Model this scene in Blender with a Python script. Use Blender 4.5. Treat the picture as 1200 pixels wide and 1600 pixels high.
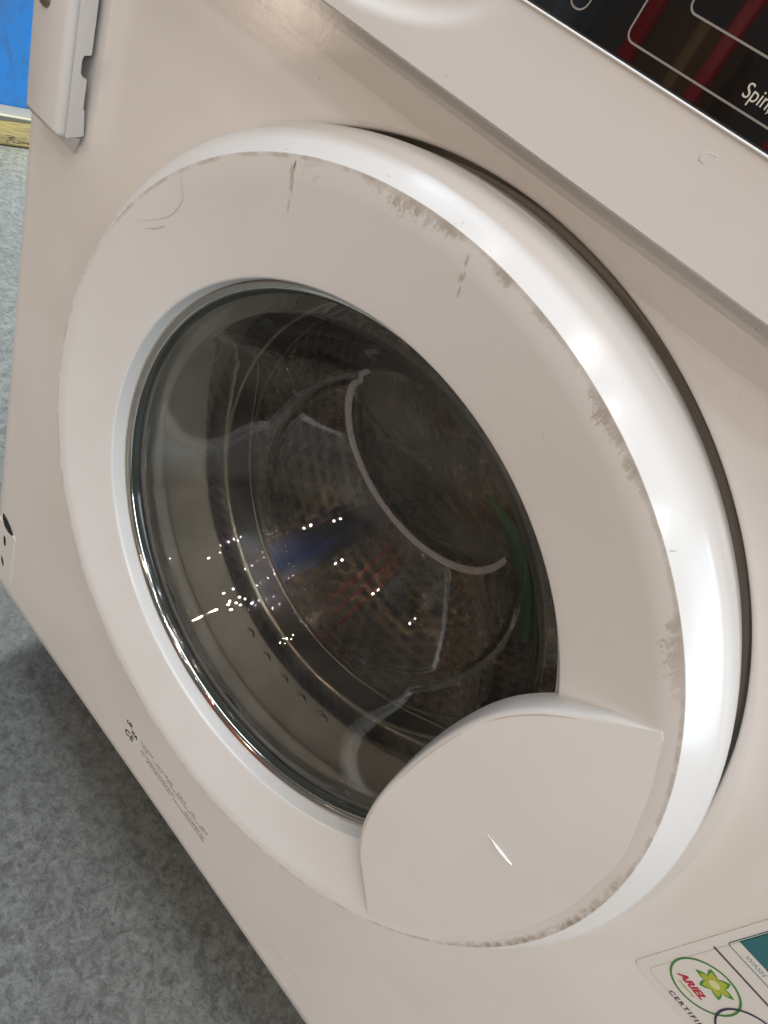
import bpy, bmesh, math, random
from mathutils import Matrix, Vector

random.seed(7)
scene = bpy.context.scene
for o in list(bpy.data.objects):
    bpy.data.objects.remove(o)
COL = scene.collection
PI = math.pi
S = 0.18            # radius of the flat door face, metres; door centre is the origin, Y goes into the machine
FLOOR_Z = -0.47
PANEL_Y = 0.0297

# ------------------------------------------------------------------ camera
cam_d = bpy.data.cameras.new('camera')
cam = bpy.data.objects.new('camera', cam_d)
COL.objects.link(cam)
RX = Vector((0.66939076, 0.6010597, 0.43662713))
RY = Vector((0.69316201, -0.29385741, -0.65815975))
RZ = Vector((-0.26728718, 0.74321939, -0.61333718))
m = Matrix((RX, -RY, -RZ)).transposed().to_4x4()
m.translation = Vector((0.08656935, -0.1681169, 0.22573699))
cam.matrix_world = m
cam_d.sensor_fit = 'VERTICAL'
cam_d.sensor_height = 24
cam_d.lens = 24 * 959.96 / 1600
cam_d.clip_start = 0.005
cam_d.clip_end = 60
scene.camera = cam

# ------------------------------------------------------------------ light
world = bpy.data.worlds.new('World')
scene.world = world
world.use_nodes = True
bg = world.node_tree.nodes['Background']
bg.inputs[0].default_value = (0.50, 0.47, 0.43, 1)
bg.inputs[1].default_value = 0.18


def lamp(kind, name, loc, target, power, color, size=0.1, size_y=None):
    d = bpy.data.lights.new(name, kind)
    d.energy = power
    d.color = color
    o = bpy.data.objects.new(name, d)
    COL.objects.link(o)
    o.location = loc
    o.rotation_euler = (Vector(target) - Vector(loc)).to_track_quat('-Z', 'Y').to_euler()
    if kind == 'AREA':
        d.shape = 'RECTANGLE'
        d.size = size
        d.size_y = size_y or size
    else:
        d.shadow_soft_size = size
    return o


# cool light: unseen strips above and far right, added to brighten the door bevel
COOL = (0.70, 0.86, 1.0)
rl = lamp('AREA', 'bevel_strip_top', (-0.45, -0.17, 2.4), (-0.45, -0.17, 0), 31, COOL, 3.2, 0.28)
rl.rotation_euler = (0, 0, 0)          # faces straight down, long side along the machine's front
lamp('AREA', 'bevel_strip_right', (2.5, -0.31, 0.95), (0, 0, 0), 20, COOL, 0.40, 1.9)
# the hall's ceiling lamps: a loose grid of small bright sources to the upper right
lr = random.Random(5)
for i in range(4):
    for k in range(3):
        lamp('POINT', 'hall_lamp', (0.9 + 0.6 * i + lr.uniform(-0.2, 0.2), -2.4 + 0.62 * k + lr.uniform(-0.22, 0.22), 2.75 - 0.36 * i + lr.uniform(-0.2, 0.2)),
             (0, 0, 0), 10.0 * lr.uniform(0.5, 1.5), (0.90, 0.94, 1.0), 0.010)
for i in range(12):  # tiny unseen lamps added for glints in the glass
    lamp('POINT', 'glint_lamp', (lr.uniform(-0.2, 2.2), lr.uniform(-2.4, -0.9), lr.uniform(0.9, 2.6)), (0, 0, 0), lr.uniform(0.4, 1.4), (1.0, 0.93, 0.82), 0.006)
# daylight that falls on the floor and the blue wall further back on the left
sk = lamp('AREA', 'skylight_behind', (-0.80, 1.3, 2.3), (-1.2, 0.60, -0.47), 19, (0.88, 0.97, 0.97), 0.5, 0.5)
sk.data.spread = math.radians(50)
# warm lamps of the hall in front of the machine: spread wide and small, plus clusters of bulbs overhead
WARM = (1.0, 0.80, 0.655)
for x, y, z, w in [
        (-2.2, -1.95, -0.10, 9), (0.25, -3.0, 1.05, 36), (-1.2, -2.6, 0.75, 26), (1.4, -2.6, 0.5, 17), (-0.5, -2.2, 1.6, 12), (0.9, -2.3, 0.0, 9),
        (0.95, -1.05, 2.0, 3.2), (1.04, -1.02, 2.02, 3.0), (0.89, -0.97, 2.05, 2.9), (1.0, -0.9, 2.05, 2.9),
        (-0.35, -1.35, 2.1, 1.2), (-0.28, -1.33, 2.13, 1.0), (-0.40, -1.25, 2.12, 0.9), (-0.30, -1.2, 2.12, 0.9),
        (0.30, -0.75, 2.3, 3.2), (0.36, -0.70, 2.3, 3.0), (0.27, -0.66, 2.3, 2.9),
        (-0.8, -0.6, 2.2, 1.0), (-0.74, -0.56, 2.2, 0.9)]:
    lamp('POINT', 'work_lamp', (x, y, z), (0, 0, 0), w, WARM, 0.011)

vs = scene.view_settings
vs.view_transform = 'Standard'
vs.look = 'None'
vs.exposure = 0.08
vs.gamma = 1.0
scene.cycles.max_bounces = 14
scene.cycles.transparent_max_bounces = 24
scene.cycles.glossy_bounces = 6
scene.cycles.use_denoising = True
scene.cycles.sample_clamp_indirect = 6.0

# ------------------------------------------------------------------ materials
class NT:
    """small node-graph helper"""
    def __init__(self, name):
        self.m = bpy.data.materials.new(name)
        self.m.use_nodes = True
        self.t = self.m.node_tree
        self.t.nodes.clear()
        self.out = self.n('ShaderNodeOutputMaterial')

    def n(self, kind, **kw):
        nd = self.t.nodes.new(kind)
        for k, v in kw.items():
            setattr(nd, k, v)
        return nd

    def put(self, sock, v):
        if isinstance(v, bpy.types.NodeSocket):
            self.t.links.new(v, sock)
        elif v is not None:
            sock.default_value = v

    def math(self, op, a, b=None, c=None, clamp=False):
        nd = self.n('ShaderNodeMath', operation=op, use_clamp=clamp)
        for i, v in enumerate((a, b, c)):
            if v is not None:
                self.put(nd.inputs[i], v)
        return nd.outputs[0]

    def ramp(self, fac, a, b, lo=0.0, hi=1.0):
        nd = self.n('ShaderNodeMapRange', interpolation_type='SMOOTHSTEP')
        self.put(nd.inputs[0], fac)
        nd.inputs[1].default_value, nd.inputs[2].default_value = a, b
        nd.inputs[3].default_value, nd.inputs[4].default_value = lo, hi
        return nd.outputs[0]

    def mix(self, fac, a, b):
        nd = self.n('ShaderNodeMix', data_type='RGBA')
        self.put(nd.inputs[0], fac)
        self.put(nd.inputs[6], a)
        self.put(nd.inputs[7], b)
        return nd.outputs[2]

    def obj(self):
        return self.n('ShaderNodeTexCoord').outputs['Object']

    def noise(self, scale, detail=3, rough=0.55, stretch=None, vec=None, distortion=0.0):
        v = vec or self.obj()
        if stretch:
            mp = self.n('ShaderNodeMapping')
            mp.inputs['Scale'].default_value = stretch
            self.t.links.new(v, mp.inputs[0])
            v = mp.outputs[0]
        nd = self.n('ShaderNodeTexNoise')
        self.t.links.new(v, nd.inputs['Vector'])
        nd.inputs['Scale'].default_value = scale
        nd.inputs['Detail'].default_value = detail
        nd.inputs['Roughness'].default_value = rough
        nd.inputs['Distortion'].default_value = distortion
        return nd.outputs['Fac']

    def bump(self, h, strength, dist):
        nd = self.n('ShaderNodeBump')
        nd.inputs['Strength'].default_value = strength
        nd.inputs['Distance'].default_value = dist
        self.t.links.new(h, nd.inputs['Height'])
        return nd.outputs[0]

    def principled(self, color, rough=0.4, metal=0.0, normal=None, spec=None, coat=None):
        b = self.n('ShaderNodeBsdfPrincipled')
        self.put(b.inputs['Base Color'], color)
        self.put(b.inputs['Roughness'], rough)
        self.put(b.inputs['Metallic'], metal)
        if spec is not None:
            self.put(b.inputs['Specular IOR Level'], spec)
        if coat is not None:
            b.inputs['Coat Weight'].default_value = coat
            b.inputs['Coat Roughness'].default_value = 0.06
        if normal is not None:
            self.t.links.new(normal, b.inputs['Normal'])
        self.t.links.new(b.outputs[0], self.out.inputs[0])
        return b


def plain(name, color, rough=0.4, metal=0.0, spec=None):
    g = NT(name)
    g.principled((*color, 1), rough, metal, spec=spec)
    return g.m


def paint(name, color, rough, grime=False):
    g = NT(name)
    base = (*color, 1)
    cloud = g.noise(9.0, 4)
    c = g.mix(g.ramp(cloud, 0.35, 0.75), base, (color[0] * 0.95, color[1] * 0.94, color[2] * 0.92, 1))
    peel = g.noise(420.0, 2)
    nrm = g.bump(peel, 0.035, 0.0006)
    ro = g.ramp(g.noise(26.0, 4), 0.3, 0.7, rough - 0.015, rough + 0.04)
    # a few small dust specks
    spk = g.ramp(g.noise(420.0, 1), 0.80, 0.83)
    c = g.mix(g.math('MULTIPLY', spk, 0.25), c, (0.20, 0.16, 0.12, 1))
    if grime:
        sx = g.n('ShaderNodeSeparateXYZ')
        g.t.links.new(g.obj(), sx.inputs[0])
        x, y, z = sx.outputs
        r = g.math('DIVIDE', g.math('SQRT', g.math('ADD', g.math('MULTIPLY', x, x), g.math('MULTIPLY', z, z))), S)
        ang = g.math('ARCTAN2', z, x)                                   # radians
        top = g.math('MULTIPLY', g.ramp(ang, 0.62, 0.9), g.ramp(ang, 1.72, 2.05, 1, 0))
        low = g.math('MULTIPLY', g.ramp(ang, -0.42, -0.2), g.ramp(ang, 0.22, 0.34, 1, 0))
        streak = g.noise(1.0, 4, 0.65, stretch=(700, 700, 85), distortion=0.5)
        patch = g.ramp(g.noise(44.0, 4, 0.65), 0.42, 0.66)
        fine = g.noise(900.0, 3, 0.7)
        # rubbed band, dense at the rim and breaking up into vertical streaks further in
        inward = g.math('DIVIDE', g.math('SUBTRACT', 1.0, r), g.math('ADD', 0.009, g.math('MULTIPLY', patch, 0.038)))
        need = g.math('ADD', 0.26, g.math('MULTIPLY', inward, 0.30))
        tex = g.math('ADD', g.math('MULTIPLY', streak, 0.52), g.math('MULTIPLY', fine, 0.48))
        m1 = g.ramp(g.math('SUBTRACT', tex, need), 0.0, 0.16)
        m1 = g.math('MULTIPLY', m1, g.ramp(r, 0.9985, 1.003, 1, 0))
        m1 = g.math('MULTIPLY', g.math('MULTIPLY', m1, top), g.ramp(patch, 0.0, 0.9, 0.30, 1.0))
        edge = g.math('MULTIPLY', g.ramp(r, 0.981, 0.995), g.ramp(r, 0.999, 1.004, 1, 0))
        m2 = g.math('MULTIPLY', g.math('MULTIPLY', edge, low), g.ramp(g.noise(260.0, 4, 0.75), 0.36, 0.62))
        thin = g.math('MULTIPLY', g.ramp(r, 0.991, 0.996), g.ramp(r, 0.999, 1.003, 1, 0))
        m3 = g.math('MULTIPLY', thin, g.ramp(g.noise(90.0, 5, 0.75), 0.40, 0.62))
        msk = g.math('MAXIMUM', g.math('MAXIMUM', g.math('MULTIPLY', m1, 0.56), g.math('MULTIPLY', m2, 0.75)), g.math('MULTIPLY', m3, 0.46))
        c = g.mix(msk, c, (0.27, 0.19, 0.12, 1))
        ro = g.math('ADD', ro, g.math('MULTIPLY', msk, 0.35))
    g.principled(c, ro, 0.0, nrm, spec=0.5)
    return g.m


M = {}
M['panel'] = paint('white_enamel', (0.80, 0.78, 0.755), 0.17)
M['door'] = paint('white_door_plastic', (0.79, 0.78, 0.76), 0.16, grime=True)
M['fascia'] = paint('white_fascia_plastic', (0.79, 0.775, 0.755), 0.08)
M['bracket'] = plain('bracket_enamel', (0.70, 0.69, 0.67), 0.38)
M['cabinet'] = plain('cabinet_steel', (0.55, 0.55, 0.54), 0.45)
M['black'] = plain('black_void', (0.012, 0.011, 0.010), 0.6)
M['recess'] = plain('recess_rubber', (0.30, 0.275, 0.24), 0.55)
M['chrome'] = plain('chrome', (0.80, 0.78, 0.74), 0.10, 1.0)
M['greenedge'] = plain('green_glass_edge', (0.045, 0.05, 0.044), 0.12, 0.0, 0.4)
M['grey_line'] = plain('printed_grey', (0.27, 0.255, 0.23), 0.5)
M['print_white'] = plain('printed_white', (0.62, 0.60, 0.52), 0.5)
M['ink'] = plain('black_ink', (0.035, 0.03, 0.028), 0.55)
M['ink_grey'] = plain('grey_ink', (0.36, 0.335, 0.30), 0.55)
M['ink_faint'] = plain('faint_ink', (0.48, 0.46, 0.42), 0.55)
M['green'] = plain('sticker_green', (0.06, 0.24, 0.05), 0.4)
M['leaf_green'] = plain('leaf_green', (0.06, 0.28, 0.035), 0.4)
M['leaf_yellow'] = plain('leaf_yellow', (0.42, 0.48, 0.06), 0.4)
M['leaf_pale'] = plain('leaf_pale', (0.70, 0.70, 0.38), 0.4)
M['red'] = plain('sticker_red', (0.50, 0.02, 0.06), 0.4)
M['navy'] = plain('sticker_navy', (0.045, 0.045, 0.085), 0.4)
M['slate'] = plain('sticker_slate', (0.10, 0.09, 0.11), 0.4)
M['teal'] = plain('sticker_teal', (0.035, 0.155, 0.18), 0.35)
M['teal_faint'] = plain('sticker_teal_faint', (0.30, 0.40, 0.40), 0.4)
M['sticker'] = plain('sticker_film', (0.74, 0.725, 0.69), 0.18)
M['scratch'] = plain('scratch_and_highlight', (0.93, 0.93, 0.92), 0.12)
M['scuff'] = plain('brown_scuff', (0.44, 0.38, 0.31), 0.5)
M['scuff_soft'] = plain('pale_brown_scuff', (0.61, 0.55, 0.48), 0.4)
M['screw'] = plain('screw_steel', (0.30, 0.22, 0.16), 0.35, 0.8)


def rubber():
    g = NT('grey_rubber')
    n = g.noise(30, 4)
    c = g.mix(g.ramp(n, 0.3, 0.7), (0.42, 0.385, 0.33, 1), (0.31, 0.285, 0.245, 1))
    g.principled(c, 0.42, 0, g.bump(g.noise(300, 3), 0.1, 0.0006))
    return g.m


M['rubber'] = rubber()


def drum_metal(holes=True):
    g = NT('perforated_drum_steel' if holes else 'drum_back_steel')
    sx = g.n('ShaderNodeSeparateXYZ')
    g.t.links.new(g.obj(), sx.inputs[0])
    x, y, z = sx.outputs
    stain = g.ramp(g.noise(22, 4, 0.65), 0.4, 0.65)
    c = g.mix(stain, (0.76, 0.66, 0.52, 1), (0.38, 0.32, 0.24, 1))
    if holes:
        u = g.math('MULTIPLY', g.math('ARCTAN2', z, x), 92 / (2 * PI))
        v = g.math('DIVIDE', y, 0.0145)
        odd = g.math('MULTIPLY', g.math('FLOORED_MODULO', g.math('FLOOR', v), 2.0), 0.5)
        fu = g.math('SUBTRACT', g.math('FRACT', g.math('ADD', u, odd)), 0.5)
        fv = g.math('SUBTRACT', g.math('FRACT', v), 0.5)
        d = g.math('SQRT', g.math('ADD', g.math('MULTIPLY', fu, fu), g.math('MULTIPLY', fv, fv)))
        hole = g.ramp(d, 0.25, 0.29, 1, 0)
        rimh = g.ramp(d, 0.24, 0.42)
        c = g.mix(hole, c, (0.006, 0.005, 0.005, 1))
        nrm = g.bump(g.math('ADD', rimh, g.math('MULTIPLY', g.noise(60, 3), 0.25)), 0.8, 0.004)
        met = g.math('SUBTRACT', 0.85, g.math('MULTIPLY', hole, 0.85))
    else:
        nrm = g.bump(g.noise(26, 3, 0.5), 0.8, 0.012)
        met = 0.85
    g.principled(c, g.ramp(stain, 0, 1, 0.17, 0.32), met, nrm)
    return g.m


M['drum'] = drum_metal()
M['collar'] = plain('dark_collar_steel', (0.09, 0.08, 0.065), 0.3, 0.9)
M['drum_back'] = drum_metal(False)
M['drum_lip'] = plain('drum_lip_steel', (0.78, 0.70, 0.60), 0.20, 1.0)
M['lifter'] = plain('lifter_reflected_blue', (0.015, 0.06, 0.24), 0.3)  # blue reflections in the glass, put into the lifters' colour


def glass(name='door_glass', bend=0.0):
    g = NT(name)
    lw = g.n('ShaderNodeLayerWeight')
    lw.inputs[0].default_value = 0.5
    nrm = g.bump(g.noise(20, 1, 0.5, stretch=(1, 0.5, 1)), 0.22, 0.004)
    g.t.links.new(nrm, lw.inputs['Normal'])
    f5 = g.math('POWER', lw.outputs['Facing'], 4.2)
    fac = g.math('ADD', 0.065, g.math('MULTIPLY', f5, 0.9), clamp=True)
    tr = g.n('ShaderNodeBsdfTransparent')
    tr.inputs[0].default_value = (0.95, 0.955, 0.94, 1)
    # faint grey veil in drawn-out smears, a painted haze of reflections
    df = g.n('ShaderNodeBsdfDiffuse')
    df.inputs[0].default_value = (0.62, 0.61, 0.57, 1)
    haze = g.ramp(g.noise(14, 5, 0.6, stretch=(1, 1, 0.45), distortion=1.2), 0.40, 0.8, 0.008, 0.045)
    through = tr.outputs[0]
    if bend:
        rf = g.n('ShaderNodeBsdfRefraction')
        rf.inputs['Color'].default_value = (0.95, 0.955, 0.93, 1)
        rf.inputs['Roughness'].default_value = 0.0
        rf.inputs['IOR'].default_value = 1.16
        g.t.links.new(g.bump(g.noise(17, 2, 0.5, stretch=(1, 0.6, 1), distortion=0.8), 0.45, 0.008), rf.inputs['Normal'])
        mb = g.n('ShaderNodeMixShader')
        mb.inputs[0].default_value = bend
        g.t.links.new(tr.outputs[0], mb.inputs[1])
        g.t.links.new(rf.outputs[0], mb.inputs[2])
        through = mb.outputs[0]
    m0 = g.n('ShaderNodeMixShader')
    g.t.links.new(haze, m0.inputs[0])
    g.t.links.new(through, m0.inputs[1])
    g.t.links.new(df.outputs[0], m0.inputs[2])
    gl = g.n('ShaderNodeBsdfGlossy')
    gl.inputs['Color'].default_value = (1, 1, 1, 1)
    gl.inputs['Roughness'].default_value = 0.012
    g.t.links.new(nrm, gl.inputs['Normal'])
    mx = g.n('ShaderNodeMixShader')
    g.t.links.new(fac, mx.inputs[0])
    g.t.links.new(m0.outputs[0], mx.inputs[1])
    g.t.links.new(gl.outputs[0], mx.inputs[2])
    g.t.links.new(mx.outputs[0], g.out.inputs[0])
    return g.m


M['glass'] = glass()
M['glass_back'] = glass('door_glass_wavy_back', 0.6)
g = NT('pale_highlight_film')  # pale tint stands for the reflection along the flat's edge
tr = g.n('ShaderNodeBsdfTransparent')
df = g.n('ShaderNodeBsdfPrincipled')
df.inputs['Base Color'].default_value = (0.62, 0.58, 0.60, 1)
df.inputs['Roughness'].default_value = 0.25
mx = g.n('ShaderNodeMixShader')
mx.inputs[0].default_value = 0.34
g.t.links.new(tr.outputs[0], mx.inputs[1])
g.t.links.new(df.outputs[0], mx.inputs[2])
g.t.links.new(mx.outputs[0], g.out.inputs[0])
M['pale_highlight'] = g.m
g = NT('green_reflection_film')  # tint of the reflection painted on the bowl's right wall
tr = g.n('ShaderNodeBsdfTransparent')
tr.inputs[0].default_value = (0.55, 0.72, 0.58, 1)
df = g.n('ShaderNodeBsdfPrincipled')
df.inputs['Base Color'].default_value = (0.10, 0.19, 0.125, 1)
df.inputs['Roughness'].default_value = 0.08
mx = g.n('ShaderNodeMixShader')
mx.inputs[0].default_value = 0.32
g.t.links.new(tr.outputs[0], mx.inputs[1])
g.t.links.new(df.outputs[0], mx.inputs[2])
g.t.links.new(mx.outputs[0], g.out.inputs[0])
M['green_streak'] = g.m
M['display'] = plain('black_display_glass', (0.006, 0.006, 0.006), 0.03, 0, 1.0)


def floor_mat():
    g = NT('speckled_concrete')
    wn = g.noise(95, 5, 0.75, distortion=0.5)
    w2 = g.noise(230, 3, 0.65)
    big = g.noise(2.2, 3)
    a = g.mix(g.ramp(wn, 0.30, 0.70), (0.075, 0.072, 0.060, 1), (0.195, 0.192, 0.168, 1))
    a = g.mix(g.math('MULTIPLY', g.ramp(w2, 0.56, 0.70), 0.45), a, (0.27, 0.265, 0.22, 1))
    a = g.mix(g.math('MULTIPLY', g.ramp(w2, 0.44, 0.32), 0.5), a, (0.03, 0.027, 0.022, 1))
    a = g.mix(g.math('MULTIPLY', g.ramp(big, 0.4, 0.65), 0.3), a, (0.075, 0.072, 0.06, 1))
    g.principled(a, g.ramp(wn, 0.3, 0.7, 0.45, 0.30), 0, g.bump(wn, 0.25, 0.002))
    return g.m


M['floor'] = floor_mat()


def wall_mat():
    g = NT('blue_painted_board')
    n = g.noise(9, 5, 0.7)
    w = g.noise(45, 4, 0.75, stretch=(1, 1, 0.35))
    c = g.mix(g.ramp(n, 0.35, 0.7), (0.022, 0.20, 0.60, 1), (0.04, 0.16, 0.42, 1))
    c = g.mix(g.math('MULTIPLY', g.ramp(w, 0.50, 0.68), 0.6), c, (0.05, 0.12, 0.25, 1))
    g.principled(c, 0.4, 0, g.bump(n, 0.3, 0.004))
    return g.m


def beam_mat():
    g = NT('worn_yellow_timber')
    n = g.noise(16, 5, 0.7, stretch=(1, 0.25, 1.4))
    c = g.mix(g.ramp(n, 0.40, 0.58), (0.52, 0.42, 0.17, 1), (0.33, 0.26, 0.13, 1))
    c = g.mix(g.ramp(g.noise(30, 4, 0.7, stretch=(1, 0.4, 1)), 0.60, 0.68), c, (0.09, 0.07, 0.05, 1))
    g.principled(c, 0.6, 0, g.bump(n, 0.5, 0.006))
    return g.m


M['wall'] = wall_mat()
M['beam'] = beam_mat()
M['beam_white'] = plain('white_line_paint', (0.15, 0.142, 0.12), 0.6)
M['post'] = plain('red_steel_paint', (0.42, 0.010, 0.02), 0.4)
M['carton'] = plain('brown_carton', (0.15, 0.095, 0.05), 0.8)
M['crate'] = plain('blue_grey_plastic', (0.20, 0.25, 0.31), 0.5)
M['tape'] = plain('packing_tape', (0.38, 0.27, 0.14), 0.3)

# ------------------------------------------------------------------ mesh helpers
def link(name, me, mat, parent=None, smooth=None):
    o = bpy.data.objects.new(name, me)
    COL.objects.link(o)
    if mat is not None:
        me.materials.append(M[mat])
    if smooth is not None:
        for p in me.polygons:
            p.use_smooth = True
        me.set_sharp_from_angle(angle=math.radians(smooth))
    if parent is not None:
        o.parent = parent
        if parent.type == 'EMPTY':
            o.matrix_parent_inverse = Matrix.Translation(-parent.location)
    return o


def mesh(name, verts, faces, mat, parent=None, smooth=None, recalc=True):
    me = bpy.data.meshes.new(name)
    me.from_pydata([tuple(v) for v in verts], [], faces)
    if recalc:
        b = bmesh.new()
        b.from_mesh(me)
        bmesh.ops.recalc_face_normals(b, faces=b.faces)
        b.to_mesh(me)
        b.free()
    me.update()
    return link(name, me, mat, parent, smooth)


def lathe(name, prof, mat, parent=None, n=256, smooth=35, closed=False, recalc=True):
    """prof: (radius, y) in door radii, turned about the Y axis"""
    vs, fs = [], []
    k = len(prof)
    for i in range(n):
        a = 2 * PI * i / n
        for r, y in prof:
            vs.append((r * S * math.cos(a), y * S, r * S * math.sin(a)))
    for i in range(n):
        j = (i + 1) % n
        for q in range(k if closed else k - 1):
            q2 = (q + 1) % k
            fs.append((i * k + q, i * k + q2, j * k + q2, j * k + q))
    return mesh(name, vs, fs, mat, parent, smooth, recalc)


def box(name, lo, hi, mat, parent=None, bevel=0.0):
    b = bmesh.new()
    bmesh.ops.create_cube(b, size=1)
    for v in b.verts:
        v.co = Vector([lo[i] + (v.co[i] + 0.5) * (hi[i] - lo[i]) for i in range(3)])
    if bevel:
        bmesh.ops.bevel(b, geom=b.edges[:], offset=bevel, segments=3, affect='EDGES', profile=0.5)
    me = bpy.data.meshes.new(name)
    b.to_mesh(me)
    b.free()
    o = link(name, me, mat, parent, 40 if bevel else None)
    for p in me.polygons:                    # big faces stay flat, only the rounded edges are smooth
        if max(abs(c) for c in p.normal) > 0.999:
            p.use_smooth = False
    return o


def catmull(pts, per=8):
    out = []
    n = len(pts)
    for i in range(n - 1):
        p0, p1, p2, p3 = pts[max(i - 1, 0)], pts[i], pts[i + 1], pts[min(i + 2, n - 1)]
        for s in range(per):
            t = s / per
            out.append(tuple(0.5 * (2 * b + (c - a) * t + (2 * a - 5 * b + 4 * c - d) * t * t + (3 * b - a - 3 * c + d) * t ** 3)
                             for a, b, c, d in zip(p0, p1, p2, p3)))
    out.append(tuple(pts[-1]))
    return out


def ribbon(name, pts, width, surf, mat, parent, lift=0.00012, taper=True):
    """a thin mark lying on the surface y = surf(x, z); pts are (x, z)"""
    vs, fs = [], []
    n = len(pts)
    for i, (x, z) in enumerate(pts):
        a = pts[max(i - 1, 0)]
        b = pts[min(i + 1, n - 1)]
        dx, dz = b[0] - a[0], b[1] - a[1]
        L = math.hypot(dx, dz) or 1
        t = i / (n - 1) if n > 1 else 0
        w = width * 0.5 * ((0.25 + 0.75 * math.sin(PI * min(max(t, 0.02), 0.98))) if taper else 1)
        nx, nz = -dz / L * w, dx / L * w
        for s in (-1, 1):
            px, pz = x + nx * s, z + nz * s
            vs.append((px, surf(px, pz) - lift, pz))
    for i in range(n - 1):
        fs.append((2 * i, 2 * i + 2, 2 * i + 3, 2 * i + 1))
    return mesh(name, vs, fs, mat, parent, None, recalc=False)


def flat_poly(name, pts, y, mat, parent, thick=0.00012):
    """a flat printed shape: outline (x, z), front face at y, given a little thickness"""
    n = len(pts)
    vs = [(x, y, z) for x, z in pts] + [(x, y + thick, z) for x, z in pts]
    fs = [tuple(range(n)), tuple(range(2 * n - 1, n - 1, -1))] + [(i, (i + 1) % n, n + (i + 1) % n, n + i) for i in range(n)]
    return mesh(name, vs, fs, mat, parent)


def ring2d(name, cx, cz, r, w, y, mat, parent, a0=0, a1=360, n=72):
    pts = [(cx + r * math.cos(math.radians(a0 + (a1 - a0) * i / n)), cz + r * math.sin(math.radians(a0 + (a1 - a0) * i / n))) for i in range(n + 1)]
    return ribbon(name, pts, w, lambda x, z: y, mat, parent, 0, taper=False)


def rounded(x0, x1, z0, z1, r, n=6):
    out = []
    for cx, cz, a in ((x1 - r, z1 - r, 0), (x0 + r, z1 - r, 90), (x0 + r, z0 + r, 180), (x1 - r, z0 + r, 270)):
        for i in range(n + 1):
            t = math.radians(a + 90 * i / n)
            out.append((cx + r * math.cos(t), cz + r * math.sin(t)))
    return out


def text(name, body, x, y, z, size, mat, parent, shear=0.0, spacing=1.0, bold=0.0, align='LEFT', sx=1.0, rx=0.0):
    cu = bpy.data.curves.new(name, 'FONT')
    cu.body = body
    cu.size = size
    cu.shear = shear
    cu.space_character = spacing
    cu.offset = bold
    cu.align_x = align
    cu.extrude = 0.00004
    cu.resolution_u = 4
    tmp = bpy.data.objects.new(name, cu)
    COL.objects.link(tmp)
    dg = bpy.context.evaluated_depsgraph_get()
    me = bpy.data.meshes.new_from_object(tmp.evaluated_get(dg))
    bpy.data.objects.remove(tmp)
    me.transform(Matrix.Translation((x, y, z)) @ Matrix.Rotation(PI / 2 + rx, 4, 'X') @ Matrix.Scale(sx, 4, (1, 0, 0)))
    me.materials.clear()
    return link(name, me, mat, parent)


def tag(o, label=None, cat=None, group=None, kind=None):
    for k, v in (('label', label), ('category', cat), ('group', group), ('kind', kind)):
        if v:
            o[k] = v
    return o


def empty(name, loc):
    o = bpy.data.objects.new(name, None)
    COL.objects.link(o)
    o.location = loc
    o.empty_display_size = 0.05
    return o


def smooth01(t):
    t = min(max(t, 0), 1)
    return t * t * (3 - 2 * t)


# ------------------------------------------------------------------ setting
fl = mesh('floor', [(-12, -12, FLOOR_Z), (12, -12, FLOOR_Z), (12, 12, FLOOR_Z), (-12, 12, FLOOR_Z)], [(0, 1, 2, 3)], 'floor')
tag(fl, kind='structure')

# blue wall and the yellow timber along its foot, running away on the left
w = box('blue_wall', (-1.62, -0.1, FLOOR_Z), (-1.515, 3.4, 1.6), 'wall', None, 0.004)
tag(w, 'bright blue painted wall with dark scuffs, behind the machine at upper left', 'wall')
bm = box('timber_beam', (-1.513, -0.1, FLOOR_Z + 0.001), (-1.462, 3.4, FLOOR_Z + 0.068), 'beam', None, 0.006)
tag(bm, 'worn yellow timber kerb on the floor along the foot of the blue wall', 'beam')
vs, fs = [], []
for i in range(61):
    y = -0.1 + i * 0.05
    wob = 0.006 * math.sin(i * 1.7) + 0.004 * math.sin(i * 3.1 + 1)
    vs += [(-1.4615, y, FLOOR_Z + 0.059 + wob * 0.6), (-1.4615, y, FLOOR_Z + 0.0650), (-1.470, y, FLOOR_Z + 0.0695), (-1.511, y, FLOOR_Z + 0.0695)]
for i in range(60):
    for q in range(3):
        fs.append((i * 4 + q, i * 4 + q + 1, i * 4 + q + 5, i * 4 + q + 4))
wl = mesh('white_paint_line', vs, fs, 'beam_white', bm, 60)

# red steel posts opposite the machine: seen mirrored in the black display
for i, (x, lab) in enumerate(((-1.55, 'leftmost of three red steel posts mirrored in the black display'),
                              (-1.13, 'middle one of three red steel posts mirrored in the black display'),
                              (-0.66, 'rightmost of three red steel posts, mirrored beside the word on the black display'))):
    e = empty('red_post', (x, -3.6, FLOOR_Z))
    box('upright', (x - 0.032, -3.64, FLOOR_Z + 0.009), (x + 0.032, -3.56, 2.4), 'post', e, 0.005)
    box('foot_plate', (x - 0.07, -3.68, FLOOR_Z + 0.001), (x + 0.07, -3.52, FLOOR_Z + 0.009), 'post', e, 0.002)
    tag(e, lab, 'post', 'red posts facing the machine')

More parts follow.
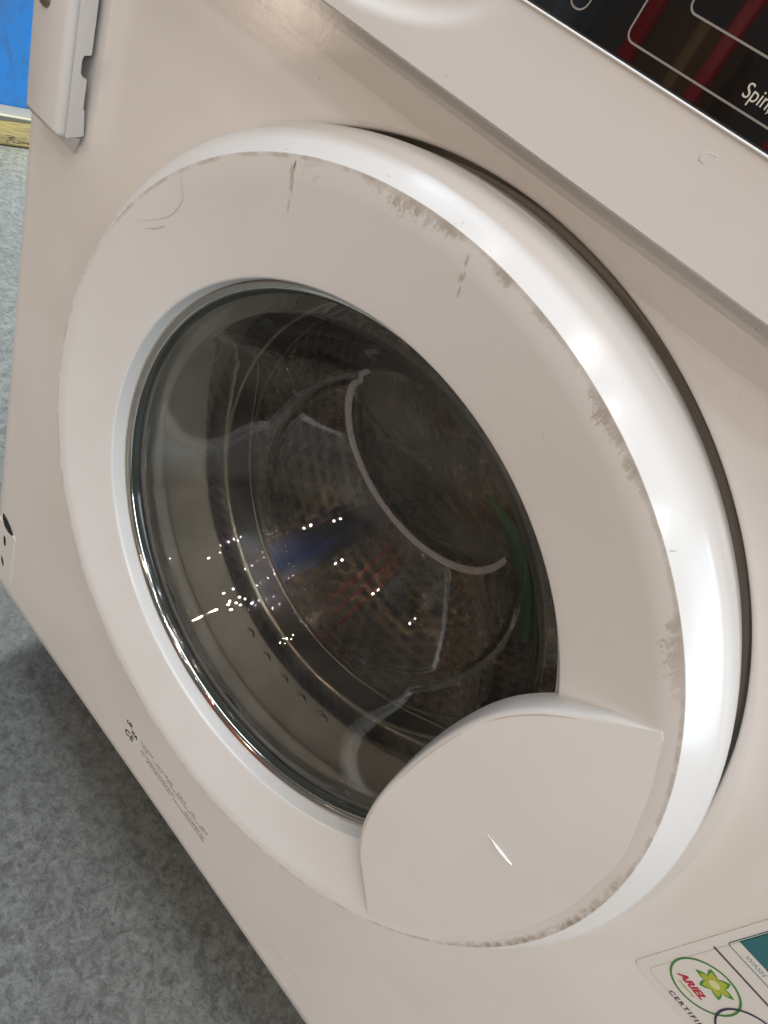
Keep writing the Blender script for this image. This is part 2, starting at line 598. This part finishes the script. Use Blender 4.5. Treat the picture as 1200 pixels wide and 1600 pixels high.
# stacked boxes behind the posts, seen as brown and grey patches in the display and the glass
for x, y, z0, wd, ht, mt, lab in ((-1.30, -4.0, FLOOR_Z + 0.001, 0.62, 0.50, 'carton', 'lower brown cardboard box mirrored behind the red posts'),
                                  (-1.33, -4.0, FLOOR_Z + 0.503, 0.50, 0.62, 'carton', 'upper brown cardboard box mirrored behind the red posts'),
                                  (-2.35, -3.7, FLOOR_Z + 0.001, 0.80, 1.15, 'crate', 'blue-grey storage box mirrored at the left end of the black display')):
    e = empty('storage_box', (x, y, z0))
    box('body', (x - wd / 2, y - 0.25, z0), (x + wd / 2, y + 0.25, z0 + ht), mt, e, 0.006)
    box('tape_strip', (x - 0.03, y - 0.2515, z0 + 0.01), (x + 0.03, y + 0.2515, z0 + ht + 0.0012), 'tape', e)
    tag(e, lab, 'box')

# ------------------------------------------------------------------ washing machine
wm = empty('washing_machine', (0, 0.30, FLOOR_Z))
tag(wm, 'white front-loading washing machine with scuffed round door and deep glass bowl', 'washing machine')

XL, XR, ZB, ZT = -0.286, 0.300, -0.3475, 0.222


def panel_y(x, z):
    r = math.hypot(x, z) / S
    dish = 0.0008 * (1 - smooth01((r - 1.09) / 0.10))
    # flat-panel ripple too small to see except in reflections
    return PANEL_Y + dish + 0.00012 * math.sin(x * 9 + 1.3) * math.sin(z * 8)


# front panel: rings of vertices from the door hole out to the rectangle
angs = sorted(set([2 * PI * i / 288 for i in range(288)] + [math.atan2(b, a) % (2 * PI) for a in (XL, XR) for b in (ZB, ZT)]))
radii = [1.068, 1.074, 1.082] + [1.09 + 0.012 * i for i in range(11)]
vs, fs = [], []
cols = 0
for a in angs:
    ca, sa = math.cos(a), math.sin(a)
    tx = (XR if ca > 0 else XL) / ca if abs(ca) > 1e-9 else 1e9
    tz = (ZT if sa > 0 else ZB) / sa if abs(sa) > 1e-9 else 1e9
    R = min(tx, tz)
    row = []
    row.append((1.068 * S, 0.010))
    row.append((1.068 * S, 0.0016))
    row.append((1.0695 * S, 0.0005))
    for q in radii[1:]:
        row.append((min(q * S, R * 0.98), 0))
    r0 = row[-1][0]
    for t in (0.12, 0.25, 0.4, 0.55, 0.7, 0.85, 0.94):
        row.append((r0 + (R - 0.0035 - r0) * t, 0))
    row.append((R - 0.0035, 0))
    row.append((R - 0.0012, 0.0010))
    row.append((R, 0.0034))
    row.append((R, 0.022))
    for r, dy in row:
        x, z = r * ca, r * sa
        vs.append((x, panel_y(x, z) + dy, z))
    cols = len(row)
n = len(angs)
for i in range(n):
    j = (i + 1) % n
    for q in range(cols - 1):
        fs.append((i * cols + q, i * cols + q + 1, j * cols + q + 1, j * cols + q))
panel = mesh('front_panel', vs, fs, 'panel', wm, 50)
lathe('door_recess', [(1.0690, 0.205), (1.0690, 0.225), (0.90, 0.225)], 'recess', panel, 128)

# cabinet shell behind the panel
cab = box('cabinet', (XL + 0.004, PANEL_Y + 0.024, ZB + 0.004), (XR - 0.004, 0.56, 0.372), 'cabinet', wm)
b = bmesh.new()
b.from_mesh(cab.data)
for f in list(b.faces):
    if f.normal.y < -0.9:
        bmesh.ops.delete(b, geom=[f], context='FACES')
b.to_mesh(cab.data)
b.free()
md = cab.modifiers.new('wall_thickness', 'SOLIDIFY')
md.thickness = 0.002
md.offset = -1
box('plinth', (XL + 0.02, 0.155, FLOOR_Z + 0.03), (XR - 0.02, 0.17, ZB + 0.002), 'cabinet', wm)
for fx in (XL + 0.05, XR - 0.05):
    for fy in (0.13, 0.50):
        me = bpy.data.meshes.new('foot')
        b = bmesh.new()
        bmesh.ops.create_cone(b, cap_ends=True, segments=20, radius1=0.022, radius2=0.013, depth=-ZB + FLOOR_Z + 0.124 + 2 * 0 or 0.12)
        b.to_mesh(me)
        b.free()
        me.transform(Matrix.Translation((fx, fy, (FLOOR_Z + ZB) / 2)) @ Matrix.Scale(abs(ZB - FLOOR_Z) / max(v.co.z for v in me.vertices) / 2, 4, (0, 0, 1)))
        link('foot', me, 'black', wm, 40)

# ------------------------------------------------------------------ door
CONE_IN, CONE_Y, RIM_FLAT = 0.777, 0.0468, 0.972


def door_y(x, z):
    r = math.hypot(x, z) / S
    return S * CONE_Y * max(RIM_FLAT - r, 0) / (RIM_FLAT - CONE_IN)


prof = [(1.00, 0.20), (1.045, 0.19), (1.0550, 0.165), (1.0595, 0.13), (1.0615, 0.10), (1.0605, 0.080), (1.0570, 0.0640), (1.0540, 0.0570),
        (1.0500, 0.0510), (1.0440, 0.0445), (1.0340, 0.0340), (1.0240, 0.0235), (1.0140, 0.0132), (1.0050, 0.0042), (1.0010, 0.0002)]
for i in range(1, 13):
    t = i / 12
    r = 0.985 + (CONE_IN - 0.985) * t
    k_ = RIM_FLAT - r
    prof.append((r, 0.0002 + CONE_Y * (0.5 * (k_ + math.sqrt(k_ * k_ + 0.00002))) / (RIM_FLAT - CONE_IN)))
prof += [(0.7725, 0.0486), (0.7695, 0.0520), (0.7680, 0.0570), (0.7650, 0.108), (0.80, 0.118), (0.96, 0.17)]
door = lathe('door', prof, 'door', wm, 384, smooth=24, closed=True)

# chrome ring between plastic and glass
ringp = [(0.7645, 0.108), (0.7640, 0.094), (0.7600, 0.0885), (0.7555, 0.0890), (0.7525, 0.0935), (0.7500, 0.0945), (0.7475, 0.0965), (0.7440, 0.105), (0.7440, 0.118)]
lathe('chrome_ring', ringp, 'chrome', door, 256, 60)
lathe('glass_edge', [(0.7438, 0.105), (0.7400, 0.112), (0.7360, 0.124)], 'greenedge', door, 256, 60)

# glass bowl: flat rim, deep bowl, slanted flat near the top
def bowl_body(r):
    r = min(r, 0.695)
    if r > 0.50:                                  # steep shoulder
        t = (0.695 - r) / 0.195
        y = 0.128 + 0.33 * (t + 0.10 * math.sin(PI * t))
    else:                                         # domed nose
        y = 0.458 + 0.24 * (1 - (r / 0.50) ** 2)
    return y - 0.010 * math.exp(-((r - 0.497) / 0.010) ** 2)      # moulded bead between them


def bowl_y(r, z):
    if r > 0.695:
        t = (r - 0.695) / 0.05
        return 0.128 - 0.006 * smooth01(t)
    y = bowl_body(r)
    pl = 0.650 - 0.50 * z
    k = 0.018
    h = max(k - abs(y - pl), 0) / k
    return min(y, pl) - h * h * k * 0.25


def bowl_shell(name, rs, off):
    vs, fs = [], []
    N = 224
    for i in range(N):
        a = 2 * PI * i / N
        for r in rs:
            z = r * math.sin(a)
            vs.append((r * S * math.cos(a), (bowl_y(r, z) + off) * S, z * S))
    k = len(rs)
    for i in range(N):
        j = (i + 1) % N
        for q in range(k - 1):
            fs.append((i * k + q, i * k + q + 1, j * k + q + 1, j * k + q))
    c = len(vs)
    vs.append((0, (bowl_y(0, 0) + off) * S, 0))
    for i in range(N):
        fs.append((i * k + k - 1, c, ((i + 1) % N) * k + k - 1))
    return vs, fs


rs = [0.745, 0.73, 0.715, 0.703, 0.697, 0.694, 0.690, 0.684] + [0.675 - 0.0125 * i for i in range(12)] + [0.527 - 0.005 * i for i in range(13)] + [0.455 - 0.0125 * i for i in range(36)]
v1, f1 = bowl_shell('g', rs, 0.0)
v2, f2 = bowl_shell('g', rs, 0.028)
o = len(v1)
bowl = mesh('glass_bowl', v1 + v2, f1 + [tuple(o + q for q in f) for f in f2], 'glass', door, 50, recalc=False)
bowl.data.materials.append(M['glass_back'])
for q in range(len(f1), len(f1) + len(f2)):
    bowl.data.polygons[q].material_index = 1

# pale strip on the slanted flat's edge, its highlight put into the colour
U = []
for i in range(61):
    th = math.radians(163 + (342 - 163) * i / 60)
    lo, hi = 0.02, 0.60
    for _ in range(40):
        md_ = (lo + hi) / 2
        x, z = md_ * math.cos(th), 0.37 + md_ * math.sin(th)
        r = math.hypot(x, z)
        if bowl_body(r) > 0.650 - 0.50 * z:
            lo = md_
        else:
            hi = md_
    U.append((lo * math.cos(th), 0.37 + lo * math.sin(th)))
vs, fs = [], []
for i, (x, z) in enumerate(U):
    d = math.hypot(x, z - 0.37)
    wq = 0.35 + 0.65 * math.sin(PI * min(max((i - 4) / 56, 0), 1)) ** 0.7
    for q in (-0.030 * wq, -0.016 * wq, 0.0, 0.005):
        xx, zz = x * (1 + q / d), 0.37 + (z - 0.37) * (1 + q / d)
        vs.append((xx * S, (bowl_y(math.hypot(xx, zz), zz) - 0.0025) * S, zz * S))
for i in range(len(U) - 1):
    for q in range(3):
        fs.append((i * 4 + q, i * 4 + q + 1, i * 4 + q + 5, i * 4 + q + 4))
mesh('flat_edge_highlight', vs, fs, 'pale_highlight', door, 60, recalc=False)

# green reflection at the bowl's right, painted as a tinted raised strip
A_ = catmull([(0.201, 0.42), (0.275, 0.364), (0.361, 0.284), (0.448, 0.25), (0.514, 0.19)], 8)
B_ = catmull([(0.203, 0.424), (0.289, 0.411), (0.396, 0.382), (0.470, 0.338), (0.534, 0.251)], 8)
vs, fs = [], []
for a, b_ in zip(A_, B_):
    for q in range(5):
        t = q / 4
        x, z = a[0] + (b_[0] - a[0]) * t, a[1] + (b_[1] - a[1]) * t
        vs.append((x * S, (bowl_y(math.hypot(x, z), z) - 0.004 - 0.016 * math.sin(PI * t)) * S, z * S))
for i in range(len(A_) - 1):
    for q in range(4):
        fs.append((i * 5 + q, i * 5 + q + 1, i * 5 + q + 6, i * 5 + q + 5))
mesh('green_reflection', vs, fs, 'green_streak', door, 60, recalc=False)

# handle cap: flat plate across the right of the dished ring, thick over the glass
half = [(0.556, 0.0), (0.5585, 0.10), (0.566, 0.19), (0.580, 0.275), (0.603, 0.350), (0.640, 0.420), (0.684, 0.478), (0.735, 0.541), (0.772, 0.585)]
inner = catmull([(x, -z) for x, z in reversed(half)] + half[1:], 10)      # from low tip to high tip
a_tip = math.atan2(half[-1][1], half[-1][0])
outer = []
for i in range(1, 60):
    t = i / 60
    rr = 0.9735 + 0.0175 * smooth01(min(t, 1 - t) / 0.22)
    outer.append((rr * math.cos(a_tip - 2 * a_tip * t), rr * math.sin(a_tip - 2 * a_tip * t)))
layers = [(0.0, 0.0), (0.0, 0.0), (0.0035, 0.0004), (0.0075, 0.0025), (0.0105, 0.0075), (0.0120, 0.0140), (0.0135, 0.060), (0.0050, 0.066)]
vs, fs = [], []
ni, no = len(inner), len(outer)
N = ni + no
for off, y in layers:
    for i, (x, z) in enumerate(inner):
        a, c = inner[max(i - 1, 0)], inner[min(i + 1, ni - 1)]
        dx, dz = c[0] - a[0], c[1] - a[1]
        L = math.hypot(dx, dz)
        t = i / (ni - 1)
        f = smooth01(min(t, 1 - t) / 0.10)
        vs.append(((x - dz / L * off * f) * S, y * S, (z + dx / L * off * f) * S))
    for x, z in outer:
        vs.append((x * S, max(y, 0.0014) * S, z * S))      # dips under the ring so no seam shows
fs.append(tuple(range(N)))
for q in range(1, len(layers) - 1):
    for i in range(N):
        j = (i + 1) % N
        fs.append((q * N + i, q * N + j, (q + 1) * N + j, (q + 1) * N + i))
fs.append(tuple(range((len(layers) - 1) * N, len(layers) * N)))
cap = mesh('handle_cap', vs, fs, 'door', door, 40)

# marks on the door face
flat0 = lambda x, z: 0.0
vs, fs = [], []
for x, z, w_ in ((0.1374, 0.0104, 0.0002), (0.1384, 0.0104, 0.0004), (0.1388, 0.0103, 0.0002), (0.1396, 0.0103, 0.0003), (0.1425, 0.0101, 0.0011), (0.1455, 0.0099, 0.0013), (0.1490, 0.0096, 0.0010), (0.1515, 0.0094, 0.0002)):
    vs += [(x, -0.00006, z + w_ * 0.5), (x, -0.00006 - w_ * 0.55, z - w_ * 0.4), (x, -0.00006, z - w_ * 0.5)]
for i in range(7):
    fs += [(3 * i, 3 * i + 3, 3 * i + 4, 3 * i + 1), (3 * i + 1, 3 * i + 4, 3 * i + 5, 3 * i + 2)]
mesh('scratch', vs, fs, 'scratch', cap, None, recalc=False)          # raised burr of the scratch
for (sx0, sz0, sx1, sz1, cnt) in ((-0.0682, 0.1655, -0.0664, 0.1440, 9), (0.0053, 0.1780, 0.0064, 0.1630, 8)):
    for q in range(cnt):
        t0 = random.random() * 0.75
        t1 = t0 + random.uniform(0.1, 0.3)
        jx = random.gauss(0, 0.0006)
        ribbon('scuff', [(sx0 + (sx1 - sx0) * t + jx + random.gauss(0, 0.0001), sz0 + (sz1 - sz0) * t) for t in (t0, (t0 + t1) / 2, t1)], random.uniform(0.0003, 0.0007), door_y, 'scuff_soft', door)
ribbon('scuff', catmull([(-0.1211, 0.1314), (-0.1175, 0.1235), (-0.1243, 0.112), (-0.1382, 0.102)], 6), 0.00028, door_y, 'scuff_soft', door)
ribbon('scuff', catmull([(-0.1255, 0.1075), (-0.130, 0.1035), (-0.136, 0.1000)], 5), 0.0005, door_y, 'scuff_soft', door)
# small nicks on the bevel and the rim
def bevel_y(x, z):
    r = math.hypot(x, z) / S
    return S * (0.0002 + (r - 1.001) / 0.049 * 0.051)


rn = random.Random(11)
for i in range(26):
    a = math.radians(rn.uniform(8, 138))
    r = rn.choice((1.005, 1.008, 1.012, 1.02, 1.03, 1.038))
    x, z = r * S * math.cos(a), r * S * math.sin(a)
    L = rn.uniform(0.0010, 0.0032)
    t = rn.uniform(0, PI)
    pts = [(x + L * (q - 1) * 0.5 * math.cos(t) + rn.gauss(0, 0.0002), z + L * (q - 1) * 0.5 * math.sin(t) + rn.gauss(0, 0.0002)) for q in range(3)]
    if all(1.003 < math.hypot(*p) / S < 1.045 for p in pts):
        ribbon('nick', pts, rn.uniform(0.00018, 0.0004), bevel_y, rn.choice(('scuff', 'ink_faint', 'scuff_soft')), door, 0.00008)
# grime sitting in the seam round the handle cap
for (i0, i1, wd) in ((2, 26, 0.0009), (34, 58, 0.0006), (74, 104, 0.0005), (112, 140, 0.0006)):
    seg = [(x * S, z * S) for x, z in inner[i0:i1]]
    if len(seg) > 2:
        ribbon('scuff', seg, wd, lambda x, z: 0.0, 'scuff_soft', cap)

# ------------------------------------------------------------------ gasket and drum behind the glass
gas = [(0.99, 0.235), (0.90, 0.228), (0.84, 0.20), (0.800, 0.205), (0.775, 0.235), (0.772, 0.250), (0.785, 0.262), (0.800, 0.275), (0.795, 0.30),
       (0.790, 0.35), (0.780, 0.405), (0.774, 0.425), (0.778, 0.436), (0.80, 0.445), (0.90, 0.46)]
gasket = lathe('door_gasket', gas, 'rubber', wm, 192, 60)
for x, z in ((-0.0321, -0.1325), (-0.0132, -0.1365), (0.006, -0.1365), (0.0235, -0.1357), (0.0425, -0.1336)):
    a = math.atan2(z, x)
    pts = []
    for i in range(7):
        aa = a + (i - 3) * 0.009
        yy = (0.395 + 0.012 * math.cos((i - 3) / 3 * 1.4)) * S
        rr = (0.7745 - 0.002) * S
        pts.append((rr * math.cos(aa), yy, rr * math.sin(aa)))
    vs, fs = [], []
    for i, p in enumerate(pts):
        vs += [(p[0], p[1] - 0.0007, p[2]), (p[0], p[1] + 0.0007, p[2])]
    for i in range(6):
        fs.append((2 * i, 2 * i + 1, 2 * i + 3, 2 * i + 2))
    mesh('drain_slit', vs, fs, 'black', gasket, None, recalc=False)

lipp = []
for i in range(14):
    t = 2 * PI * i / 14
    lipp.append((0.718 + 0.011 * math.cos(t), 0.478 + 0.011 * math.sin(t)))
drum = lathe('drum', [(0.729, 0.486), (0.80, 0.50), (0.95, 0.56), (1.10, 0.62), (1.22, 0.64), (1.27, 0.68), (1.28, 0.75), (1.28, 2.0)], 'drum', wm, 160, 40)
lathe('drum_back', [(1.28, 2.0), (1.24, 2.05), (1.0, 2.06), (0.92, 1.98), (0.75, 1.97), (0.70, 2.05), (0.5, 2.04), (0.42, 1.92), (0.2, 1.90), (0.0, 1.90)], 'drum_back', drum, 160, 40)
lathe('drum_lip', lipp, 'drum_lip', drum, 192, 80, closed=True)
lathe('drum_collar', [(0.716, 0.489), (0.712, 0.52), (0.704, 0.575), (0.706, 0.60)], 'collar', drum, 192, 60)
lathe('collar_edge', [(0.7035 + 0.0035 * math.cos(2 * PI * i / 8), 0.578 + 0.0035 * math.sin(2 * PI * i / 8)) for i in range(8)], 'drum_lip', drum, 192, 80, closed=True)
for k in range(3):
    a0 = math.radians(-116 + 120 * k)
    vs, fs = [], []
    sect = [(-0.08, 1.275), (-0.055, 1.18), (-0.03, 1.06), (0.0, 1.02), (0.03, 1.06), (0.055, 1.18), (0.08, 1.275)]
    ys = [0.80, 0.86, 1.0, 1.4, 1.8, 1.92, 1.97]
    sc = [0.15, 0.6, 0.92, 1.0, 0.92, 0.6, 0.15]
    for y, f in zip(ys, sc):
        for da, r in sect:
            rr = 1.275 - (1.275 - r) * f
            vs.append((rr * S * math.cos(a0 + da * (0.5 + 0.5 * f)), y * S, rr * S * math.sin(a0 + da * (0.5 + 0.5 * f))))
    for i in range(len(ys) - 1):
        for q in range(len(sect) - 1):
            fs.append((i * 7 + q, i * 7 + q + 1, (i + 1) * 7 + q + 1, (i + 1) * 7 + q))
    mesh('drum_lifter', vs, fs, 'lifter', drum, 50)

# ------------------------------------------------------------------ control fascia
FZ0, FZ1 = 0.2050, 0.352
DISP_Z = 0.2304
FY = 0.0040


def fascia_y(x, z):
    y = FY
    # scooped grip of the detergent drawer
    u = (x + 0.085) / 0.060
    v = (z - 0.232) / 0.0225
    d = u * u + v * v
    if d < 1:
        y += 0.0135 * (1 - d) ** 1.3 * 1.25
    return y


xs = [XL + (XR - XL) * i / 220 for i in range(221)]
zs = [FZ0 + 0.0008, FZ0 + 0.0020, FZ0 + 0.0034] + [FZ0 + 0.0050 + (DISP_Z - 0.0004 - FZ0 - 0.0050) * i / 16 for i in range(17)]
zs += [DISP_Z + 0.0004 + i * 0.0036 for i in range(15)]
zs += [0.30, 0.32, FZ1]
vs, fs = [], []
for x in xs:
    vs.append((x, PANEL_Y + 0.004, FZ0 + 0.0012))
    vs.append((x, fascia_y(x, FZ0) + 0.0040, FZ0 + 0.0003))
    vs.append((x, fascia_y(x, FZ0) + 0.0016, FZ0 + 0.0001))
    for z in zs:
        vs.append((x, fascia_y(x, z), z))
    vs.append((x, 0.05, FZ1 + 0.004))
k = len(zs) + 4
for i in range(len(xs) - 1):
    for q in range(k - 1):
        fs.append((i * k + q, i * k + q + 1, (i + 1) * k + q + 1, (i + 1) * k + q))
fs.append(tuple(range(k)))
fs.append(tuple(range((len(xs) - 1) * k, len(xs) * k)))
fascia = mesh('control_fascia', vs, fs, 'fascia', wm, 50)

DY = FY - 0.0006
disp = box('display_window', (-0.0225, DY, DISP_Z + 0.0009), (0.285, FY + 0.004, 0.296), 'display', fascia, 0.0005)
box('display_edge_highlight', (-0.0232, DY - 0.0002, DISP_Z + 0.0002), (0.2857, FY + 0.003, DISP_Z + 0.0009), 'scratch', fascia, 0.0004)  # bright strip added: the fascia edge's highlight put into its colour
PY = DY - 0.00008


def outline(name, x0, x1, z0, z1, r, wd):
    p = rounded(x0, x1, z0, z1, r, 6)
    p.append(p[0])
    p.append(p[1])
    ribbon(name, p, wd, lambda x, z: PY, 'grey_line', disp, 0, taper=False)


outline('printed_outline', 0.0098, 0.110, 0.2350, 0.288, 0.0022, 0.00042)
outline('printed_outline', 0.0192, 0.100, 0.2445, 0.282, 0.0020, 0.00042)
outline('printed_outline', -0.0078, -0.0026, 0.2349, 0.262, 0.0024, 0.00040)
text('printed_word', 'Spin,', 0.0402, PY - 0.00003, 0.2372, 0.0041, 'print_white', disp, sx=0.95)

# small chip mark on the fascia and one on its edge
fy = lambda x, z: fascia_y(x, z)
ribbon('scratch', [(0.0408, 0.2252), (0.0420, 0.2262), (0.0442, 0.2264), (0.0447, 0.2256)], 0.00028, fy, 'scratch', fascia)
ribbon('scuff', [(0.0408, 0.2250), (0.0412, 0.2240), (0.0430, 0.2238)], 0.00025, fy, 'ink_faint', fascia)

# ------------------------------------------------------------------ hinge bracket at upper left
BY, BXL, BXR, BZ0, BZ1 = 0.0143, -0.2625, -0.2310, 0.0912, 0.212
br = empty('hinge_bracket_group', (0, 0, 0))
bpy.data.objects.remove(br)
prof2 = [(BXL, PANEL_Y - 0.0004), (BXL, BY + 0.003), (BXL + 0.001, BY + 0.0008), (BXL + 0.003, BY), (BXR - 0.004, BY), (BXR - 0.0018, BY + 0.0006), (BXR - 0.0005, BY + 0.002), (BXR, BY + 0.0045)]
vs, fs = [], []
rows = []
for zi, z in enumerate((BZ0, BZ0 + 0.002, BZ0 + 0.006, 0.13, 0.17, BZ1)):
    for (x, y) in prof2:
        xx = x
        if zi == 0 and x < BXL + 0.002:
            xx = BXL + 0.0045
        elif zi == 1 and x < BXL + 0.002:
            xx = x + 0.0015
        vs.append((xx, y, z))
kk = len(prof2)
for i in range(5):
    for q in range(kk - 1):
        fs.append((i * kk + q, i * kk + q + 1, (i + 1) * kk + q + 1, (i + 1) * kk + q))
bracket = mesh('hinge_bracket', vs, fs, 'bracket', wm, 50)
md = bracket.modifiers.new('sheet_thickness', 'SOLIDIFY')
md.thickness = 0.0012
# side wall with notches cut into its rear edge
W0, W1 = BY + 0.0045, 0.0268
wall_prof = [(BZ1, W0), (BZ1, W1), (0.1300, W1), (0.1290, W1 - 0.0035), (0.1270, W1 - 0.0042), (0.1215, W1 - 0.0042), (0.1200, W1 - 0.003), (0.1192, W1 - 0.0008),
             (0.1060, W1 - 0.0008), (0.1052, W1), (0.0935, W1 + 0.0012), (BZ0 + 0.0015, W1 - 0.001), (BZ0, W0)]
n = len(wall_prof)
vs = [(BXR, y, z) for z, y in wall_prof] + [(BXR - 0.0012, y, z) for z, y in wall_prof]
fs = [tuple(range(n)), tuple(range(2 * n - 1, n - 1, -1))] + [(i, (i + 1) % n, n + (i + 1) % n, n + i) for i in range(n)]
mesh('notched_flange', vs, fs, 'bracket', bracket)
# folded tongue under the bracket
vs = [(BXR - 0.003, BY + 0.001, BZ0), (BXR - 0.0002, W1, BZ0 + 0.0005), (BXR - 0.008, PANEL_Y - 0.0008, BZ0 - 0.0105),
      (BXR - 0.004, BY + 0.002, BZ0), (BXR - 0.0012, W1, BZ0 + 0.0002), (BXR - 0.009, PANEL_Y - 0.0008, BZ0 - 0.0105)]
mesh('folded_tongue', vs, [(0, 1, 2), (5, 4, 3), (0, 3, 4, 1), (1, 4, 5, 2), (2, 5, 3, 0)], 'bracket', bracket)
# screw
me = bpy.data.meshes.new('screw')
b = bmesh.new()
bmesh.ops.create_uvsphere(b, u_segments=20, v_segments=10, radius=0.0042)
for v in b.verts:
    v.co.z *= 0.65
b.to_mesh(me)
b.free()
me.transform(Matrix.Translation((-0.2505, BY, 0.1423)) @ Matrix.Rotation(PI / 2, 4, 'X'))
scw = link('screw', me, 'screw', bracket, 60)
box('screw_slot', (-0.2530, BY - 0.0030, 0.1418), (-0.2480, BY - 0.0020, 0.1428), 'black', scw)

# ------------------------------------------------------------------ slots in the lower left corner of the panel
plate = flat_poly('hole_cover', rounded(-0.2850, -0.2555, -0.3270, -0.2570, 0.004), PANEL_Y - 0.0006, 'panel', panel, 0.0012)


def slot(pts):
    s = flat_poly('slot', pts, PANEL_Y - 0.00085, 'black', panel, 0.0006)
    lip = sorted(pts, key=lambda p: p[1])
    return s


slot([(-0.276, -0.2462), (-0.2705, -0.2478), (-0.2645, -0.2510), (-0.2585, -0.2568), (-0.2600, -0.2588), (-0.2660, -0.2600), (-0.2715, -0.2582), (-0.2760, -0.2530)])
slot([(-0.2722, -0.2712), (-0.2690, -0.2722), (-0.2676, -0.2800), (-0.2692, -0.2838), (-0.2716, -0.2790)])
slot([(-0.2735, -0.3020), (-0.2700, -0.3040), (-0.2680, -0.3100), (-0.2690, -0.3130), (-0.2722, -0.3090)])
ribbon('slot_lip', catmull([(-0.2770, -0.2555), (-0.2715, -0.2600), (-0.2650, -0.2618), (-0.2575, -0.2585)], 5), 0.0022, lambda x, z: PANEL_Y - 0.0010, 'scratch', panel)
ribbon('slot_lip', [(-0.2712, -0.2800), (-0.2692, -0.2850)], 0.0012, lambda x, z: PANEL_Y - 0.0009, 'scratch', panel)
ribbon('slot_lip', [(-0.2718, -0.3100), (-0.2690, -0.3140)], 0.0012, lambda x, z: PANEL_Y - 0.0009, 'scratch', panel)

# ------------------------------------------------------------------ printed marks under the door
pr = text('conformity_mark', 'CE', -0.0690, PANEL_Y - 0.0004, -0.3045, 0.0095, 'ink', panel, bold=0.00012, spacing=1.1)
text('conformity_mark', 'UK', -0.0705, PANEL_Y - 0.0004, -0.2890, 0.0058, 'ink', panel, bold=0.0002)
text('conformity_mark', 'CA', -0.0620, PANEL_Y - 0.0004, -0.2945, 0.0058, 'ink', panel, bold=0.0002)
rnd = random.Random(3)
for row, z in enumerate((-0.2893, -0.2930, -0.2990, -0.3030)):
    x = -0.0500 + 0.002 * row
    vs, fs = [], []
    while x < 0.039:
        L = rnd.uniform(0.0012, 0.0062)
        if rnd.random() < 0.86:
            h = rnd.uniform(0.00045, 0.0008)
            q = len(vs)
            vs += [(x, PANEL_Y - 0.0004, z - h), (x + L, PANEL_Y - 0.0004, z - h), (x + L, PANEL_Y - 0.0004, z + h), (x, PANEL_Y - 0.0004, z + h)]
            fs.append((q, q + 1, q + 2, q + 3))
        x += L + rnd.uniform(0.0004, 0.0012)
    mesh('small_print_line', vs, fs, 'ink_grey' if row != 1 else 'ink_faint', panel, None, recalc=False)
ribbon('scratch', [(0.1257, -0.3126), (0.148, -0.3110), (0.1697, -0.3090)], 0.0012, lambda x, z: PANEL_Y - 0.0004, 'scratch', panel)

# ------------------------------------------------------------------ sticker at the right of the door
SY = PANEL_Y - 0.00035
st = flat_poly('detergent_sticker', rounded(0.2172, 0.2940, -0.0092, 0.0900, 0.004), SY, 'sticker', wm, 0.0008)
tag(st, 'pale sticker with green oval, red word and teal block')
L1 = SY - 0.00006
L2 = SY - 0.00012
L3 = SY - 0.00022
p = rounded(0.2215, 0.2900, -0.0051, 0.086, 0.003, 5)
p.append(p[0])
ribbon('sticker_border', p, 0.00022, lambda x, z: L1, 'ink_faint', st, 0, taper=False)
ring2d('green_oval', 0.2335, 0.0131, 0.0122, 0.00085, L2, 'green', st)
ring2d('navy_oval', 0.2553, 0.0131, 0.0122, 0.00085, L3, 'navy', st)
text('red_word', 'ARIEL', 0.2263, L2, 0.0066, 0.0047, 'red', st, shear=0.25, bold=0.00016, sx=0.97)
text('oval_small_word', 'Professional', 0.2290, L2, 0.0042, 0.0015, 'leaf_yellow', st)
text('certified_word', 'CERTIFIED', 0.2318, L2, -0.0046, 0.0031, 'ink', st, spacing=1.35, bold=0.00004)
text('navy_letter', 'L', 0.2478, L2, 0.0050, 0.0095, 'navy', st, shear=0.35, bold=0.0002)
# six-leaf flower
for i in range(6):
    a = math.radians(20 + 60 * i)
    for (rr, ww, mt, ly) in ((0.0068, 0.0031, 'leaf_green', L1), (0.0052, 0.0027, 'leaf_yellow', L2)):
        pts = []
        for q in range(9):
            t = q / 8
            pts.append((0.0006 + rr * t, ww * 0.62 * math.sin(PI * min(t * 0.85 + 0.12, 1))))
        pts += [(x, -y) for x, y in reversed(pts)]
        cs, sn = math.cos(a), math.sin(a)
        flat_poly('flower_leaf', [(0.2336 + x * cs - y * sn, 0.0180 + (x * sn + y * cs) * 0.86) for x, y in pts], ly - 0.00001 * i, mt, st, 0.00005)
flat_poly('flower_heart', [(0.2336 + 0.0021 * math.cos(i * PI / 10), 0.0180 + 0.0018 * math.sin(i * PI / 10)) for i in range(20)], L3, 'leaf_pale', st, 0.00005)
ribbon('divider_line', [(0.2206, 0.0314), (0.255, 0.0314), (0.2895, 0.0314)], 0.0010, lambda x, z: L1, 'slate', st, 0, taper=False)
flat_poly('teal_block', [(0.2213, 0.0427), (0.2890, 0.0427), (0.2890, 0.078), (0.2213, 0.078)], L1, 'teal', st, 0.00008)
p = rounded(0.2208, 0.2895, 0.0378, 0.0785, 0.0012, 4)
p.append(p[0])
ribbon('teal_outline', p, 0.00035, lambda x, z: L2, 'teal', st, 0, taper=False)
text('teal_small_word', 'WASH', 0.2268, L1, 0.0393, 0.0029, 'teal_faint', st)
